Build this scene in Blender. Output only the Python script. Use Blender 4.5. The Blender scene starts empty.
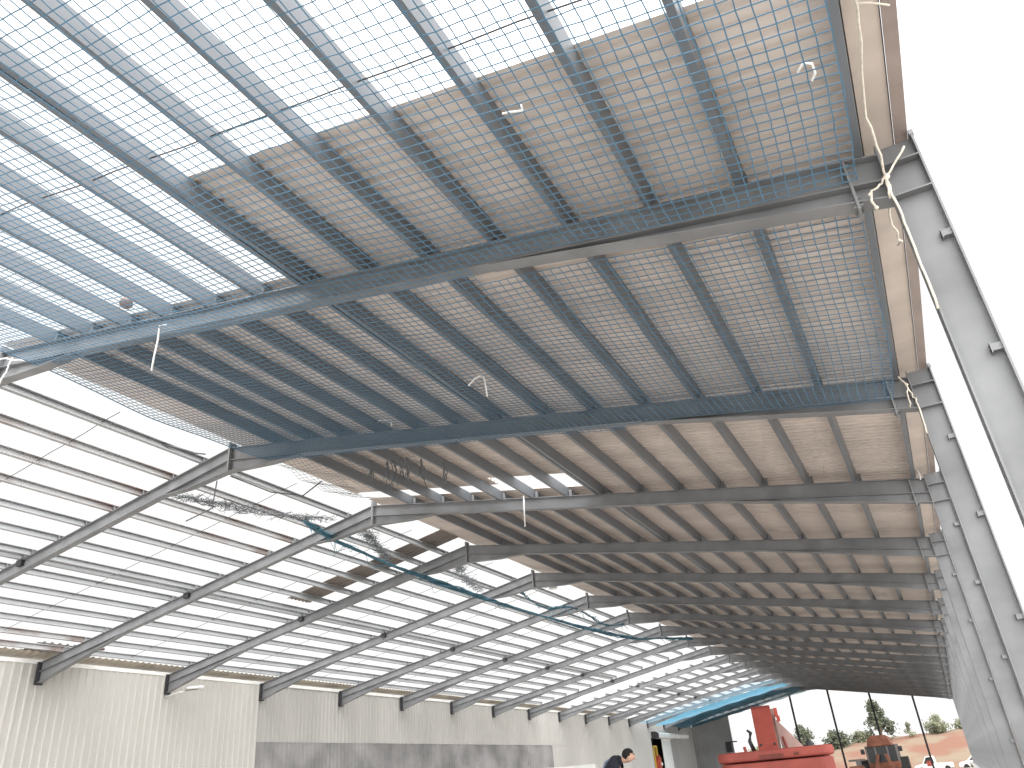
import bpy, bmesh, math, random
from mathutils import Vector, Matrix
random.seed(7)
S = bpy.context.scene
COL = S.collection

# ------------------------------------------------------------------ helpers
class MB:
    """collects faces, then links them as ONE mesh object"""
    def __init__(self):
        self.v = []; self.f = []; self.m = []; self.cur = 0
    def add(self, vs, fs):
        n = len(self.v)
        self.v += [tuple(p) for p in vs]
        for f in fs:
            self.f.append(tuple(i + n for i in f)); self.m.append(self.cur)
    def box(self, x0, x1, y0, y1, z0, z1):
        vs = [(x, y, z) for z in (z0, z1) for y in (y0, y1) for x in (x0, x1)]
        self.add(vs, [(0,2,3,1),(4,5,7,6),(0,1,5,4),(2,6,7,3),(0,4,6,2),(1,3,7,5)])
    def obox(self, c, ax, ay, az):
        c = Vector(c); ax = Vector(ax); ay = Vector(ay); az = Vector(az)
        vs = [c + sx*ax + sy*ay + sz*az for sz in (-1,1) for sy in (-1,1) for sx in (-1,1)]
        self.add(vs, [(0,2,3,1),(4,5,7,6),(0,1,5,4),(2,6,7,3),(0,4,6,2),(1,3,7,5)])
    def prism(self, poly, a0, a1, axis='y'):
        """poly of (p,q); axis y: (x,z) extruded in y; x: (y,z) in x; z: (x,y) in z"""
        def P(p, q, a):
            return (p, a, q) if axis == 'y' else ((a, p, q) if axis == 'x' else (p, q, a))
        n = len(poly)
        vs = [P(p, q, a0) for p, q in poly] + [P(p, q, a1) for p, q in poly]
        fs = [tuple(range(n)), tuple(range(2*n-1, n-1, -1))]
        fs += [(i, i+n, (i+1) % n + n, (i+1) % n) for i in range(n)]
        self.add(vs, fs)
    def tube(self, pts, r, n=6, caps=True):
        pts = [Vector(p) for p in pts]
        rs = r if isinstance(r, (list, tuple)) else [r]*len(pts)
        vs = []; ref = None
        for i, p in enumerate(pts):
            d = (pts[min(i+1, len(pts)-1)] - pts[max(i-1, 0)])
            d = d.normalized() if d.length > 1e-9 else Vector((0,0,1))
            if ref is None:
                ref = Vector((0,0,1)) if abs(d.z) < .9 else Vector((1,0,0))
            u = ref - d*ref.dot(d)
            u = u.normalized() if u.length > 1e-6 else d.orthogonal().normalized()
            ref = u; w = d.cross(u)
            vs += [p + rs[i]*(math.cos(2*math.pi*k/n)*u + math.sin(2*math.pi*k/n)*w) for k in range(n)]
        fs = []
        for i in range(len(pts)-1):
            for k in range(n):
                a = i*n+k; b = i*n+(k+1) % n
                fs.append((a, b, b+n, a+n))
        if caps:
            fs.append(tuple(range(n-1, -1, -1))); m = (len(pts)-1)*n
            fs.append(tuple(range(m, m+n)))
        self.add(vs, fs)
    def ball(self, c, r, seg=10, rings=7, sx=1, sy=1, sz=1):
        vs = [(c[0], c[1], c[2]+r*sz)]
        for i in range(1, rings):
            t = math.pi*i/rings
            for k in range(seg):
                a = 2*math.pi*k/seg
                vs.append((c[0]+r*sx*math.sin(t)*math.cos(a), c[1]+r*sy*math.sin(t)*math.sin(a), c[2]+r*sz*math.cos(t)))
        vs.append((c[0], c[1], c[2]-r*sz)); L = len(vs)-1
        fs = [(0, 1+k, 1+(k+1) % seg) for k in range(seg)]
        for i in range(rings-2):
            for k in range(seg):
                a = 1+i*seg+k; b = 1+i*seg+(k+1) % seg
                fs.append((a, a+seg, b+seg, b))
        o = 1+(rings-2)*seg
        fs += [(L, o+(k+1) % seg, o+k) for k in range(seg)]
        self.add(vs, fs)
    def build(self, name, mats, parent=None, smooth=False, bevel=0):
        me = bpy.data.meshes.new(name)
        me.from_pydata(self.v, [], self.f)
        if not isinstance(mats, (list, tuple)): mats = [mats]
        for m in mats: me.materials.append(m)
        if len(mats) > 1: me.polygons.foreach_set('material_index', self.m)
        bm = bmesh.new(); bm.from_mesh(me)
        bmesh.ops.recalc_face_normals(bm, faces=bm.faces); bm.to_mesh(me); bm.free()
        if smooth: me.polygons.foreach_set('use_smooth', [True]*len(me.polygons))
        me.update()
        o = bpy.data.objects.new(name, me); COL.objects.link(o)
        if parent: o.parent = parent
        if bevel:
            b = o.modifiers.new('bevel', 'BEVEL'); b.width = bevel; b.segments = 2; b.limit_method = 'ANGLE'
        return o

def tag(o, label=None, cat=None, group=None, kind=None):
    if label: o['label'] = label
    if cat: o['category'] = cat
    if group: o['group'] = group
    if kind: o['kind'] = kind
    return o
def empty(name, loc=(0,0,0), rz=0):
    o = bpy.data.objects.new(name, None); COL.objects.link(o)
    o.location = loc; o.rotation_euler = (0,0,rz); o.empty_display_size = .3
    return o
def copy_tree(o, parent=None):
    c = o.copy(); COL.objects.link(c)
    if parent: c.parent = parent
    for ch in list(o.children): copy_tree(ch, c)
    return c
ORD = ['zeroth','first','second','third','fourth','fifth','sixth','seventh','eighth','ninth','tenth','eleventh','twelfth',
       'thirteenth','fourteenth','fifteenth','sixteenth','seventeenth','eighteenth','nineteenth']

def mat(name, col, rough=.7, metal=0.0, var=.12, scale=3.0, stretch=(1,1,1), col2=None, amount=None, bump=0.0, detail=6):
    """principled material whose colour is broken up by noise; col2 = dirt / rust patches"""
    m = bpy.data.materials.new(name); m.use_nodes = True
    nt = m.node_tree; b = nt.nodes['Principled BSDF']
    b.inputs['Roughness'].default_value = rough; b.inputs['Metallic'].default_value = metal
    tc = nt.nodes.new('ShaderNodeTexCoord'); mp = nt.nodes.new('ShaderNodeMapping')
    mp.inputs['Scale'].default_value = stretch
    nt.links.new(tc.outputs['Object'], mp.inputs['Vector'])
    nz = nt.nodes.new('ShaderNodeTexNoise'); nz.inputs['Scale'].default_value = scale; nz.inputs['Detail'].default_value = detail
    nt.links.new(mp.outputs[0], nz.inputs['Vector'])
    cr = nt.nodes.new('ShaderNodeValToRGB')
    c2 = col2 or tuple(c*(1-2*var) for c in col)
    lo, hi = amount or (.32, .68)
    cr.color_ramp.elements[0].position = lo; cr.color_ramp.elements[1].position = hi
    cr.color_ramp.elements[0].color = (*c2, 1); cr.color_ramp.elements[1].color = (*[min(1, c*(1+var*.4)) for c in col], 1)
    nt.links.new(nz.outputs['Fac'], cr.inputs['Fac']); nt.links.new(cr.outputs['Color'], b.inputs['Base Color'])
    if bump:
        bp = nt.nodes.new('ShaderNodeBump'); bp.inputs['Strength'].default_value = bump
        nt.links.new(nz.outputs['Fac'], bp.inputs['Height']); nt.links.new(bp.outputs[0], b.inputs['Normal'])
    return m

M = {}
M['frame'] = mat('frame_paint', (.225,.23,.238), .5, .1, .14, 1.4)
M['dark'] = mat('dark_paint', (.035,.035,.04), .6, 0, .15, 4)
M['galv'] = mat('galvanised_shaded', (.20,.215,.235), .42, .25, .12, 1.2, (1,.3,1))  # purlin steel, shade under the roof sheets put into the colour
M['galvlit'] = mat('galvanised_lit', (.40,.41,.42), .42, .25, .12, 1.2, (1,.3,1))  # same purlin steel, lightened for the open sky over the stripped slope
M['rusty'] = mat('rusty_galvanised', (.38,.38,.385), .5, .15, .1, .9, (1,.4,1), (.17,.11,.09), (.36,.52))
M['sheet'] = mat('roof_sheet', (.66,.585,.535), .65, 0, .10, .9, (.25,1,1))
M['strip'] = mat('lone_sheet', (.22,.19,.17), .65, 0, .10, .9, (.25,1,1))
M['gutter'] = mat('gutter_paint', (.60,.52,.46), .6, 0, .1, 1.5)
M['gutter_out'] = mat('gutter_outer', (.32,.26,.235), .6, 0, .1, 2)
M['clad'] = mat('cladding_cream', (.50,.485,.455), .6, 0, .06, .35, (1,1,.4))
M['clad2'] = mat('cladding_grey', (.42,.41,.39), .6, 0, .08, .35, (1,1,.4))
M['block'] = mat('block_base', (.27,.265,.265), .85, 0, .22, .6, (1,1,1))
M['gablewall'] = mat('gable_cladding', (.36,.35,.34), .7, 0, .1, .5)
M['white'] = mat('white_paint', (.82,.82,.80), .5, 0, .05, 2)
M['beige'] = mat('beige_sheet', (.50,.45,.38), .7, 0, .15, 1)
M['floor'] = mat('floor_concrete', (.475,.45,.42), .85, 0, .12, .25)
M['net'] = mat('net_cord', (.085,.20,.31), .8, 0, .1, 4)
M['netblue'] = mat('blue_cord', (.06,.17,.23), .75, 0, .15, 4)
M['netgrey'] = mat('grey_cord', (.16,.17,.18), .8, 0, .15, 4)
M['rope'] = mat('rope', (.74,.68,.58), .85, 0, .12, 20)
M['ropewhite'] = mat('white_rope', (.85,.85,.84), .85, 0, .06, 20)
M['brown'] = mat('brown_ball', (.28,.20,.17), .7, 0, .2, 8)
M['red'] = mat('red_paint', (.30,.058,.042), .65, 0, .14, 1.6)
M['redworn'] = mat('worn_red_paint', (.16,.04,.03), .8, 0, .2, 4)
M['redlit'] = mat('lit_red_paint', (.52,.36,.32), .6, 0, .14, 2)  # boom red paled: light on these faces put into the colour
M['orange'] = mat('orange_paint', (.26,.10,.06), .75, 0, .25, 2.5)
M['rubber'] = mat('rubber', (.03,.03,.03), .85, 0, .1, 6)
M['glass'] = mat('dark_glass', (.02,.022,.024), .35, 0, .1, 2)
M['earth'] = mat('red_earth', (.17,.083,.055), .95, 0, .12, .22, (1,1,1), (.19,.145,.10), (.40,.60))
M['steelgrey'] = mat('machine_grey', (.22,.20,.19), .6, .2, .2, 3)
M['skin'] = mat('skin', (.50,.30,.22), .6, 0, .05, 5)
M['hair'] = mat('hair', (.007,.006,.006), .9, 0, .2, 30)
M['navy'] = mat('navy_cloth', (.010,.012,.022), .95, 0, .2, 9, bump=.2)
M['strap'] = mat('strap_cloth', (.16,.20,.27), .8, 0, .1, 9)
M['leafd'] = mat('leaves_dark', (.10,.115,.075), .9, 0, .25, .8)
M['leafl'] = mat('leaves_olive', (.22,.23,.15), .9, 0, .25, .8)
M['bark'] = mat('bark', (.20,.15,.11), .95, 0, .2, 3)
M['yellow'] = mat('yellow_paint', (.78,.52,.08), .5, 0, .1, 2)
M['reddoor'] = mat('deep_red_paint', (.45,.07,.04), .6, 0, .1, 2)
# woven debris netting: threads with air between them
def woven(name, col, fac):
    m = mat(name, col, .8, 0, .12, 1.2, (1,1,1)); nt = m.node_tree
    b = nt.nodes['Principled BSDF']; out = [n for n in nt.nodes if n.type == 'OUTPUT_MATERIAL'][0]
    tr = nt.nodes.new('ShaderNodeBsdfTransparent'); mx = nt.nodes.new('ShaderNodeMixShader'); mx.inputs[0].default_value = fac
    tl = nt.nodes.new('ShaderNodeBsdfTranslucent'); tl.inputs['Color'].default_value = (*col, 1); m2 = nt.nodes.new('ShaderNodeMixShader'); m2.inputs[0].default_value = .6
    nt.links.new(b.outputs[0], m2.inputs[1]); nt.links.new(tl.outputs[0], m2.inputs[2])
    nt.links.new(tr.outputs[0], mx.inputs[1]); nt.links.new(m2.outputs[0], mx.inputs[2]); nt.links.new(mx.outputs[0], out.inputs['Surface'])
    return m
M['woven'] = woven('blue_debris_netting', (.14,.37,.52), .75)
M['wovenlight'] = woven('thin_blue_netting', (.22,.45,.60), .28)

# ------------------------------------------------------------------ measures of the hall (metres, camera 1.3 m above the floor)
Z0 = -0.3
XM, XL, XR, XO = -14.555, -30.17, .983, 1.356
ZA = 10.08 + Z0                     # top of rafters at the ridge
SR, SL = .1885, .1718
BAY, Y0 = 6.0, 7.3726
def FY(k): return Y0 + BAY*k + (-.24 if k == 4 else 0)
def T(x): return ZA - (SR*(x-XM) if x >= XM else SL*(XM-x))
PH = .265                            # purlin depth
LASTF, YG = 16, Y0 + BAY*17
YN = FY(-1)

# ------------------------------------------------------------------ floor and land outside
b = MB(); b.box(-31.2, 60, -45, 78, -1.2, 0); b.box(-31.2, -14.2, 78, 112, -1.2, 0); b.box(.7, 60, 78, 112, -1.2, 0)
tag(b.build('floor', M['floor']), 'pale concrete floor of the hall', 'floor', kind='structure')
def land(x, y):
    t = max(0, min(1, (y-130)/24)); t = t*t*(3-2*t)
    top = 3.3 + 1.0*max(0, min(1, (x+22)/16)) + .25*math.sin(x*.35) + .15*math.sin(x*1.1+y*.3)
    return -.95*max(0, min(1,(y-78)/13)) + (top+.95)*t + .10*math.sin(x*.9)*math.sin(y*.7)*t
b = MB(); nx, ny = 90, 76; xs = [-140+ i*3.2 for i in range(nx)]; ys = [77.9 + j*2.2 for j in range(ny)]
b.add([(x, y, land(x, y)) for y in ys for x in xs],
      [(j*nx+i, j*nx+i+1, (j+1)*nx+i+1, (j+1)*nx+i) for j in range(ny-1) for i in range(nx-1)])
tag(b.build('hillside', M['earth'], smooth=True), 'bank of red and tan earth beyond the open gable', 'bank', kind='structure')

# ------------------------------------------------------------------ left wall: ribbed cladding
def ribbed(b, ya, yb, z0, z1, x, pitch, depth, sgn=1):
    n = int(round((yb-ya)/pitch)); pr = []
    for i in range(n):
        y = ya + (yb-ya)*i/n; p = (yb-ya)/n
        pr += [(y, 0), (y+.62*p, 0), (y+.72*p, depth), (y+.9*p, depth)]
    pr.append((yb, 0))
    vs = [(x+sgn*d, y, z) for z in (z0, z1) for y, d in pr]; m = len(pr)
    b.add(vs, [(i, i+1, i+1+m, i+m) for i in range(m-1)])
XW = XL - .16
b = MB()
b.cur = 0; ribbed(b, -6, FY(4)-.1, 0, T(XL)-.02, XW+.04, .34, .05)
b.cur = 1; ribbed(b, FY(4)-.1, 92.0, 4.42, T(XL)-.02, XW, .31, .045); ribbed(b, 98.7, YG, 0, T(XL)-.02, XW, .31, .045)
ribbed(b, 65.5, 92.0, 0, 4.42, XW, .31, .045); ribbed(b, 92.0, 98.7, 5.3, T(XL)-.02, XW, .31, .045)
b.cur = 2; ribbed(b, FY(4)-.1, 65.5, 0, 4.42, XW-.01, .31, .03)
b.cur = 1; b.box(XW-.35, XW-.06, -6, 92.0, 0, T(XL)-.05); b.box(XW-.35, XW-.06, 98.7, YG, 0, T(XL)-.05); b.box(XW-.35, XW-.06, 92, 98.7, 5.35, T(XL)-.05)
tag(b.build('wall_left', [M['clad'], M['clad2'], M['block']]), 'ribbed pale cladding wall along the stripped slope', 'wall', kind='structure')
# eave trim on top of that wall
b = MB(); zt = T(XL)
b.box(XW-.25, XW+.10, -6, YG, zt-.05, zt+.10)
tag(b.build('trim_1', M['white']), 'white eave trim along the top of the cladding wall', 'trim', kind='structure')
# strip of old roof sheet still on the eave
b = MB()
pr = []
y = -5.0
while y < 86:
    pr += [(y, 0), (y+.14, 0), (y+.17, .04), (y+.26, .04)]; y += .3
m = len(pr)
def sl(x): return T(x)+PH+.02
vs = [(x, yy, sl(x)+d) for x in (XL-.7, XL+.25) for yy, d in pr]
b.add(vs, [(i, i+1, i+1+m, i+m) for i in range(m-1)])
tag(b.build('eave_sheet', M['beige']), 'narrow beige strip of corrugated sheet left along the far eave', 'roof sheet')

# ------------------------------------------------------------------ gable end
b = MB()
n = 15; xa, xb = XL-.2, -25.25
pr = []
for i in range(n):
    p = (xb-xa)/n; x = xa+i*p
    pr += [(x, 0), (x+.62*p, 0), (x+.72*p, -.05), (x+.92*p, -.05)]
pr.append((xb, 0)); m = len(pr)
b.add([(x, YG+.05+d, 0) for x, d in pr] + [(x, YG+.05+d, T(x)-.3) for x, d in pr], [(i, i+1, i+1+m, i+m) for i in range(m-1)])
b.prism([(xa, 0), (xb, 0), (xb, T(xb)-.3), (xa, T(xa)-.3)], YG+.08, YG+.2)
tag(b.build('wall_back', M['gablewall']), 'grey cladding panel closing the left corner of the gable', 'wall', kind='structure')
g = empty('gable_beam', (XM, YG, 0))
def gp(poly, y0, y1): return [(x-XM, z) for x, z in poly]
def gable_part(name, poly, hw, matl):
    b = MB(); b.prism([(x-XM, z) for x, z in poly], -hw, hw); return b.build(name, matl, g)
gable_part('rafter', [(XL, T(XL)), (-21, T(-21)), (-21, T(-21)-.33), (XL, T(XL)-.33)], .06, M['dark'])
gable_part('rafter', [(-21, T(-21)), (XM, T(XM)), (XM, T(XM)-.16), (-21, T(-21)-.16)], .06, M['frame'])
gable_part('rafter', [(XM, T(XM)), (XO, T(XO)), (XO, T(XO)-.2), (XM, T(XM)-.16)], .06, M['frame'])
tag(g, 'slim steel gable rafter pair at the far open end', 'gable beam')
for i, x in enumerate((-17.05, -12.42, -7.75, -3.1)):
    b = MB(); h = T(x)-.14
    lo = 0 if x < -14.2 else -.97; b.box(-.11, .11, -.09, -.075, lo, h); b.box(-.11, .11, .075, .09, lo, h); b.box(-.012, .012, -.075, .075, lo, h)
    b.box(-.14, .14, -.13, .13, lo, lo+.02)
    o = b.build('gable_post', M['dark']); o.location = (x, YG+.16, 0)
    tag(o, ['slender dark gable post rising behind the red machine, nearest its raised boom',
            'slender dark gable post just right of the red machine body',
            'slender dark gable post crossing the tall pine, behind the orange loader',
            'slender dark gable post in front of the white pickup'][i], 'post', 'gable posts')
b = MB(); b.tube([(XM-5+ i*.9, YG+.3, T(XM)-.62 - .03*((i-6)**2)*.35 + .35) for i in range(14)], .05, 5)
tag(b.build('sagging_cable', M['netgrey']), 'thin grey cable bowed under the gable ridge', 'cable')
b = MB(); b.box(-.9, .55, -.2, .2, -.07, .07); b.box(-.9, -.15, -.28, .1, -1.15, -.07); b.box(-.4,-.25,-.3,-.2,-1.0,-.07)
o = b.build('wall_bracket', M['dark']); o.location = (-25.2, YG-.25, 4.55)
tag(o, 'dark steel bracket sticking out at the edge of the grey gable panel', 'bracket')

# ------------------------------------------------------------------ door group on the far end of the left wall
d = empty('sliding_door', (XW+.1, 97.0, 0))
b = MB(); b.box(0, .08, -1.6, 1.7, .02, 5.3)
for i in range(9): b.box(.08, .11, -1.5+i*.37, -1.46+i*.37, .05, 5.25)
b.build('door_leaf', M['white'], d)
b = MB(); b.box(.08,.16,-1.35,-1.2,1.0,1.5); b.build('handle', M['dark'], d)
tag(d, 'tall white sliding door leaf half open in the far wall', 'door')
h = empty('shutter_box', (XW+.06, 98.3, 5.22))
b = MB(); b.prism([(0,0),(.75,.05),(.8,.45),(.5,.62),(0,.66)], -5.9, 6.3); b.build('cover', M['white'], h, bevel=.03)
b = MB(); b.prism([(0,-.06),(.8,-.02),(.86,.5),(.5,.7),(0,.72)], -6.05, -5.9); b.build('end_cap', M['dark'], h)
tag(h, 'long white shutter box above the far door opening', 'shutter box')
b = MB(); b.box(XW-2.6, XW-2.4, 91, 100, 0, 6); b.box(XW-2.4, XW-.4, 91, 91.2, 0, 6); b.box(XW-2.4, XW-.4, 99.8, 100, 0, 6); b.box(XW-2.6, XW-.36, 91, 100, 6, 6.1)  # added roofed box, painted dark to keep sky out of the doorway
tag(b.build('wall_shade_box', M['dark']), 'added dark box standing in for the shade behind the far door', 'wall', kind='structure')
l = empty('lift_mast', (XW-.35, 94.0, 0))
b = MB()
for s in (-.65, .4): b.box(-.1, .1, s, s+.25, 0, 4.55)
for z in (1.2, 2.6, 4.4): b.box(-.08, .08, -.5, .5, z, z+.16)
b.build('mast', M['yellow'], l)
b = MB(); b.box(.02, .5, -.45, .3, 1.9, 3.3); b.box(.05,.45,-.35,.1,3.3,3.5); b.build('carriage', M['reddoor'], l, bevel=.04)
b = MB(); b.ball((.45, .25, 2.6), .2, 10, 7); b.build('lamp', M['white'], l, smooth=True)
b = MB(); b.box(-.7, .55, -.7, .7, .25, 1.0)
b.build('body', M['yellow'], l, bevel=.08)
for s in (-.7, .7):
    b = MB(); b.tube([(-.4, s-.12, .3), (-.4, s+.12, .3)], .3, 14); b.build('wheel', M['rubber'], l)
tag(l, 'yellow and red lifting machine standing in the far door opening', 'lift')

# ------------------------------------------------------------------ portal frames
PR = [-.36-1.055*k for k in range(13)]              # purlins of the covered slope (eave to ridge)
PL = [-15.62-1.115*k for k in range(13)]            # purlins of the stripped slope (ridge to eave)
DBR, DBL = -6.81, -22.66                            # doubled runs at mid slope
D, W, TF, TW = .35, .10, .016, .006
def frame_prism(name, pieces, root, matl=None):
    b = MB()
    for poly, hw in pieces: b.prism(poly, -hw, hw)
    return b.build(name, matl or M['frame'], root)
def make_frame():
    r = empty('portal_frame')
    for side in (1, -1):
        xe = XR if side > 0 else XL
        tz = T(xe)
        tp = [(XM, ZA), (xe, tz)]
        off = lambda a, b_: [(XM, ZA-a), (xe, tz-a), (xe, tz-b_), (XM, ZA-b_)]
        pcs = [(off(0, TF), W), (off(TF, D-TF), TW), (off(D-TF, D), W)]
        for x in (PR+[DBR] if side > 0 else PL+[DBL]):      # purlin cleats standing on the rafter
            pcs.append(([(x-.02, T(x)-.01), (x+.06, T(x)-.01), (x+.06, T(x)+.2), (x-.02, T(x)+.2)], .012))
        ra = frame_prism('rafter', pcs, r)
        if side < 0:                                        # bolted splice under the doubled run of the stripped slope
            b = MB(); b.prism([(DBL-.13, T(DBL-.13)+.03), (DBL+.13, T(DBL+.13)+.03), (DBL+.11, T(DBL)-.16), (DBL-.11, T(DBL)-.16)], -W-.012, W+.012)
            for yy in (-.07, .07): b.tube([(DBL-.16, yy, T(DBL)-.1), (DBL+.16, yy, T(DBL)-.1)], .02, 6)
            b.build('splice_plate', M['dark'], ra)
        # knee haunch
        zk = (6.575 if side > 0 else 6.64)+Z0
        xh = xe - side*4.6
        pcs = [([(xe, tz-D), (xh, T(xh)-D), (xe, zk)], TW), ([(xe, zk+TF), (xh, T(xh)-D), (xh, T(xh)-D-TF), (xe, zk)], W)]
        frame_prism('knee_haunch', pcs, r)
        # apex haunch
        pts = [(XM, 9.44+Z0), (XM+side*1.4, 9.31+Z0), (XM+side*2.3, T(XM+side*2.3)-D)]
        pcs = [([(XM, ZA-D), (pts[2][0], pts[2][1]), pts[1], pts[0]], TW),
               ([pts[0], pts[1], (pts[1][0], pts[1][1]-TF), (XM, pts[0][1]-TF)], W),
               ([pts[1], pts[2], (pts[2][0], pts[2][1]-TF), (pts[1][0], pts[1][1]-TF)], W)]
        frame_prism('apex_haunch', pcs, r)
    b = MB(); b.box(XM-.03, XM+.03, -W-.02, W+.02, 9.42+Z0, ZA+.14)
    for z in (9.65, 9.8, 9.95):
        for yy in (-.07, .07): b.tube([(XM-.07, yy, z+Z0), (XM+.07, yy, z+Z0)], .016, 6)
    b.build('apex_plate', M['frame'], r)
    # right column (H section standing clear), outer flange to the weather
    zt = 7.25+Z0; b = MB()
    b.box(XR, XR+.018, -W, W, 0, zt); b.box(XO-.018, XO, -W, W, 0, zt); b.box(XR, XO, -TW, TW, 0, zt)
    b.box(XR-.08, XO+.08, -.18, .18, 0, .03)
    b.box(XO-.03, XO+.012, -W-.005, W+.005, zt-.02, zt+.04)
    c = b.build('column', M['frame'], r)
    for z in (6.575+Z0, 6.98+Z0):
        b = MB()
        for s in (-1, 1): b.box(XR+.018, XO-.018, min(s*TW, s*W), max(s*TW, s*W), z-.008, z+.008)
        b.build('stiffener', M['frame'], c)
    for z in (1.4, 2.9, 4.42, 5.7):
        b = MB(); b.box(XO-.11, XO-.015, -.075, -TW, z-.035, z+.035); b.box(XO-.11, XO-.1, -.08, -TW, z-.05, z+.05)
        b.tube([(XO-.115, -.045, z), (XO-.085, -.045, z)], .014, 6)
        b.build('rail_cleat', M['frame'], c)
    b = MB(); xp = .66; b.box(xp-.014, xp+.014, -W-.012, W+.012, 6.56+Z0, T(xp)+.02)
    for z in (6.62, 6.72, 6.9, 7.08, 7.16):
        for yy in (-.07, .07): b.tube([(xp-.045, yy, z+Z0), (xp+.045, yy, z+Z0)], .017, 6)
    b.build('end_plate', M['frame'], r)
    # left: only the column head shows in front of the cladding
    b = MB(); b.box(XL-.09, XL+.01, -.15, .15, 6.58+Z0, T(XL)+.01); b.box(XL-.14, XL-.09, -.04, .04, 6.58+Z0, T(XL)+.01)
    b.build('column_head', M['dark'], r)
    return r
proto = make_frame()
for k in range(-1, LASTF+1):
    o = proto if k == -1 else copy_tree(proto)
    o.location = (.065 if k == 2 else 0, FY(k), 0)
names = {-1: 'grey steel portal frame overhead beside the camera, its knee above the picture',
         0: 'grey steel portal frame with rope knotted at its knee, largest in the photo',
         1: 'grey steel portal frame at the end of the blue net, ridge joint clear of it',
         2: 'grey steel portal frame with the bright slit of daylight above its covered half',
         3: 'grey steel portal frame beside the lone dark roof sheet'}
frames = [o for o in bpy.data.objects if o.name.startswith('portal_frame')]
frames.sort(key=lambda o: o.location.y)
for i, o in enumerate(frames):
    k = i-1
    tag(o, names.get(k, 'grey steel portal frame, %s of the row counted from the knotted rope frame' % ORD[min(k+1, 18)]), 'portal frame', 'portal frames of the hall')

# ------------------------------------------------------------------ purlins
def channel(L, side, matl):
    """cold formed channel purlin of length L along +y, its bottom at the origin, square to the slope"""
    h, t, lip = (PH, .006, .03) if side > 0 else (.205, .006, .02)
    fl = -.085 if side > 0 else .085; sg = -1 if side > 0 else 1
    sec = [(0, 0), (fl, 0), (fl, lip), (fl-sg*t, lip), (fl-sg*t, t), (sg*t, t), (sg*t, h-t), (fl-sg*t, h-t), (fl-sg*t, h-lip), (fl, h-lip), (fl, h), (0, h)]
    a = math.atan(SR if side > 0 else -SL); c, s_ = math.cos(a), math.sin(a)
    b = MB(); b.prism([(x*c + z*s_, z*c - x*s_) for x, z in sec], 0, L)
    return b.build('purlin', matl)
pm = {}
def purlin(x, ya, yb, side, rusty, label, group):
    key = (round(yb-ya, 2), side, rusty)
    if key not in pm:
        pm[key] = channel(yb-ya, side, M['rusty'] if rusty else M['galv' if side > 0 else 'galvlit']); o = pm[key]
    else:
        o = pm[key].copy(); COL.objects.link(o)
    o.location = (x, ya, T(x)+.002)
    return tag(o, label, 'purlin', group)
runsR = [(-1,1),(1,3),(3,5),(5,7),(7,9),(9,11),(11,13),(13,15),(15,17)]
runsL = [(-1,0),(0,2),(2,4),(4,6),(6,9),(10,12),(12,14),(14,17)]
def fy(k): return YG if k == 17 else FY(k)
def runname(j): return '%s run from the camera' % ORD[j+1]
for j, (a, c) in enumerate(runsR):
    xs = sorted(PR+[DBR, .86], reverse=True)[::-1]           # ridge first
    for i, x in enumerate(xs):
        nm = {0: 'topmost at the ridge', len(xs)-1: 'lowest at the eave'}.get(i, '%s down from the ridge' % ORD[i+1])
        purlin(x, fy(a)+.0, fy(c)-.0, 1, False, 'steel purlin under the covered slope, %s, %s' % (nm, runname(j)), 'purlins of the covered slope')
for j, (a, c) in enumerate(runsL):
    if j == 0: continue
    xs = sorted(PL+[DBL])[::-1]
    for i, x in enumerate(xs):
        nm = {0: 'topmost at the ridge', len(xs)-1: 'lowest at the eave'}.get(i, '%s down from the ridge' % ORD[i+1])
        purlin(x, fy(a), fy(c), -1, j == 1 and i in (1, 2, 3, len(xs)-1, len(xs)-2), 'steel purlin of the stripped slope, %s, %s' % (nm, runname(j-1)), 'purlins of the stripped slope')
# sag rods tying the purlins at mid bay
def rod(y, xa, xb, label):
    b = MB(); n = 24
    b.tube([(xa+(xb-xa)*i/n, y+.01*math.sin(i*2.1), T(xa+(xb-xa)*i/n)+.13+.008*math.sin(i*1.7)) for i in range(n+1)], .009, 5)
    tag(b.build('sag_rod', M['dark']), label, 'rod', 'sag rods between purlins')
rod(4.4, XM+.4, .8, 'thin sag rod crossing the netted purlins at the uncovered corner')
for k in list(range(0, 9))+list(range(10, 14)):
    rod(fy(k)+3.0 if k != 9 else 0, PL[-1], XM-.5, 'thin sag rod across the stripped slope in the %s bay from the camera' % ORD[k+1])

# ------------------------------------------------------------------ roof sheets
def corr(b, ya, yb, xa, xb, pitch=.2, dep=.05, lift=0.0, nx=None):
    n = max(1, int(round((yb-ya)/pitch))); p = (yb-ya)/n; pr = []
    for i in range(n):
        y = ya+i*p; pr += [(y, 0), (y+.5*p, 0), (y+.62*p, dep), (y+.88*p, dep)]
    pr.append((yb, 0)); m = len(pr)
    vs = [(x, y, T(x)+PH+.012+lift+d) for x in (xa, xb) for y, d in pr]
    b.add(vs, [(i, i+1, i+1+m, i+m) for i in range(m-1)])
b = MB()
EX = .87
mid = -6.9
corr(b, 4.95, FY(0), mid, EX); 
for k in range(0, 17):
    ya, yb = FY(k), fy(k+1)
    corr(b, ya, yb, mid, EX)
    if k == 1:
        corr(b, ya, yb-1.25, -9.6, mid-.25, lift=.03); corr(b, ya, yb-.62, XM+.05, -9.6, lift=.03); corr(b, yb-1.25, yb, mid-.25, mid, lift=.0)
        corr(b, ya, yb-1.25, mid-.25, mid)
    else:
        corr(b, ya, yb, XM+.05, mid, lift=.03 if k else .0)
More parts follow.
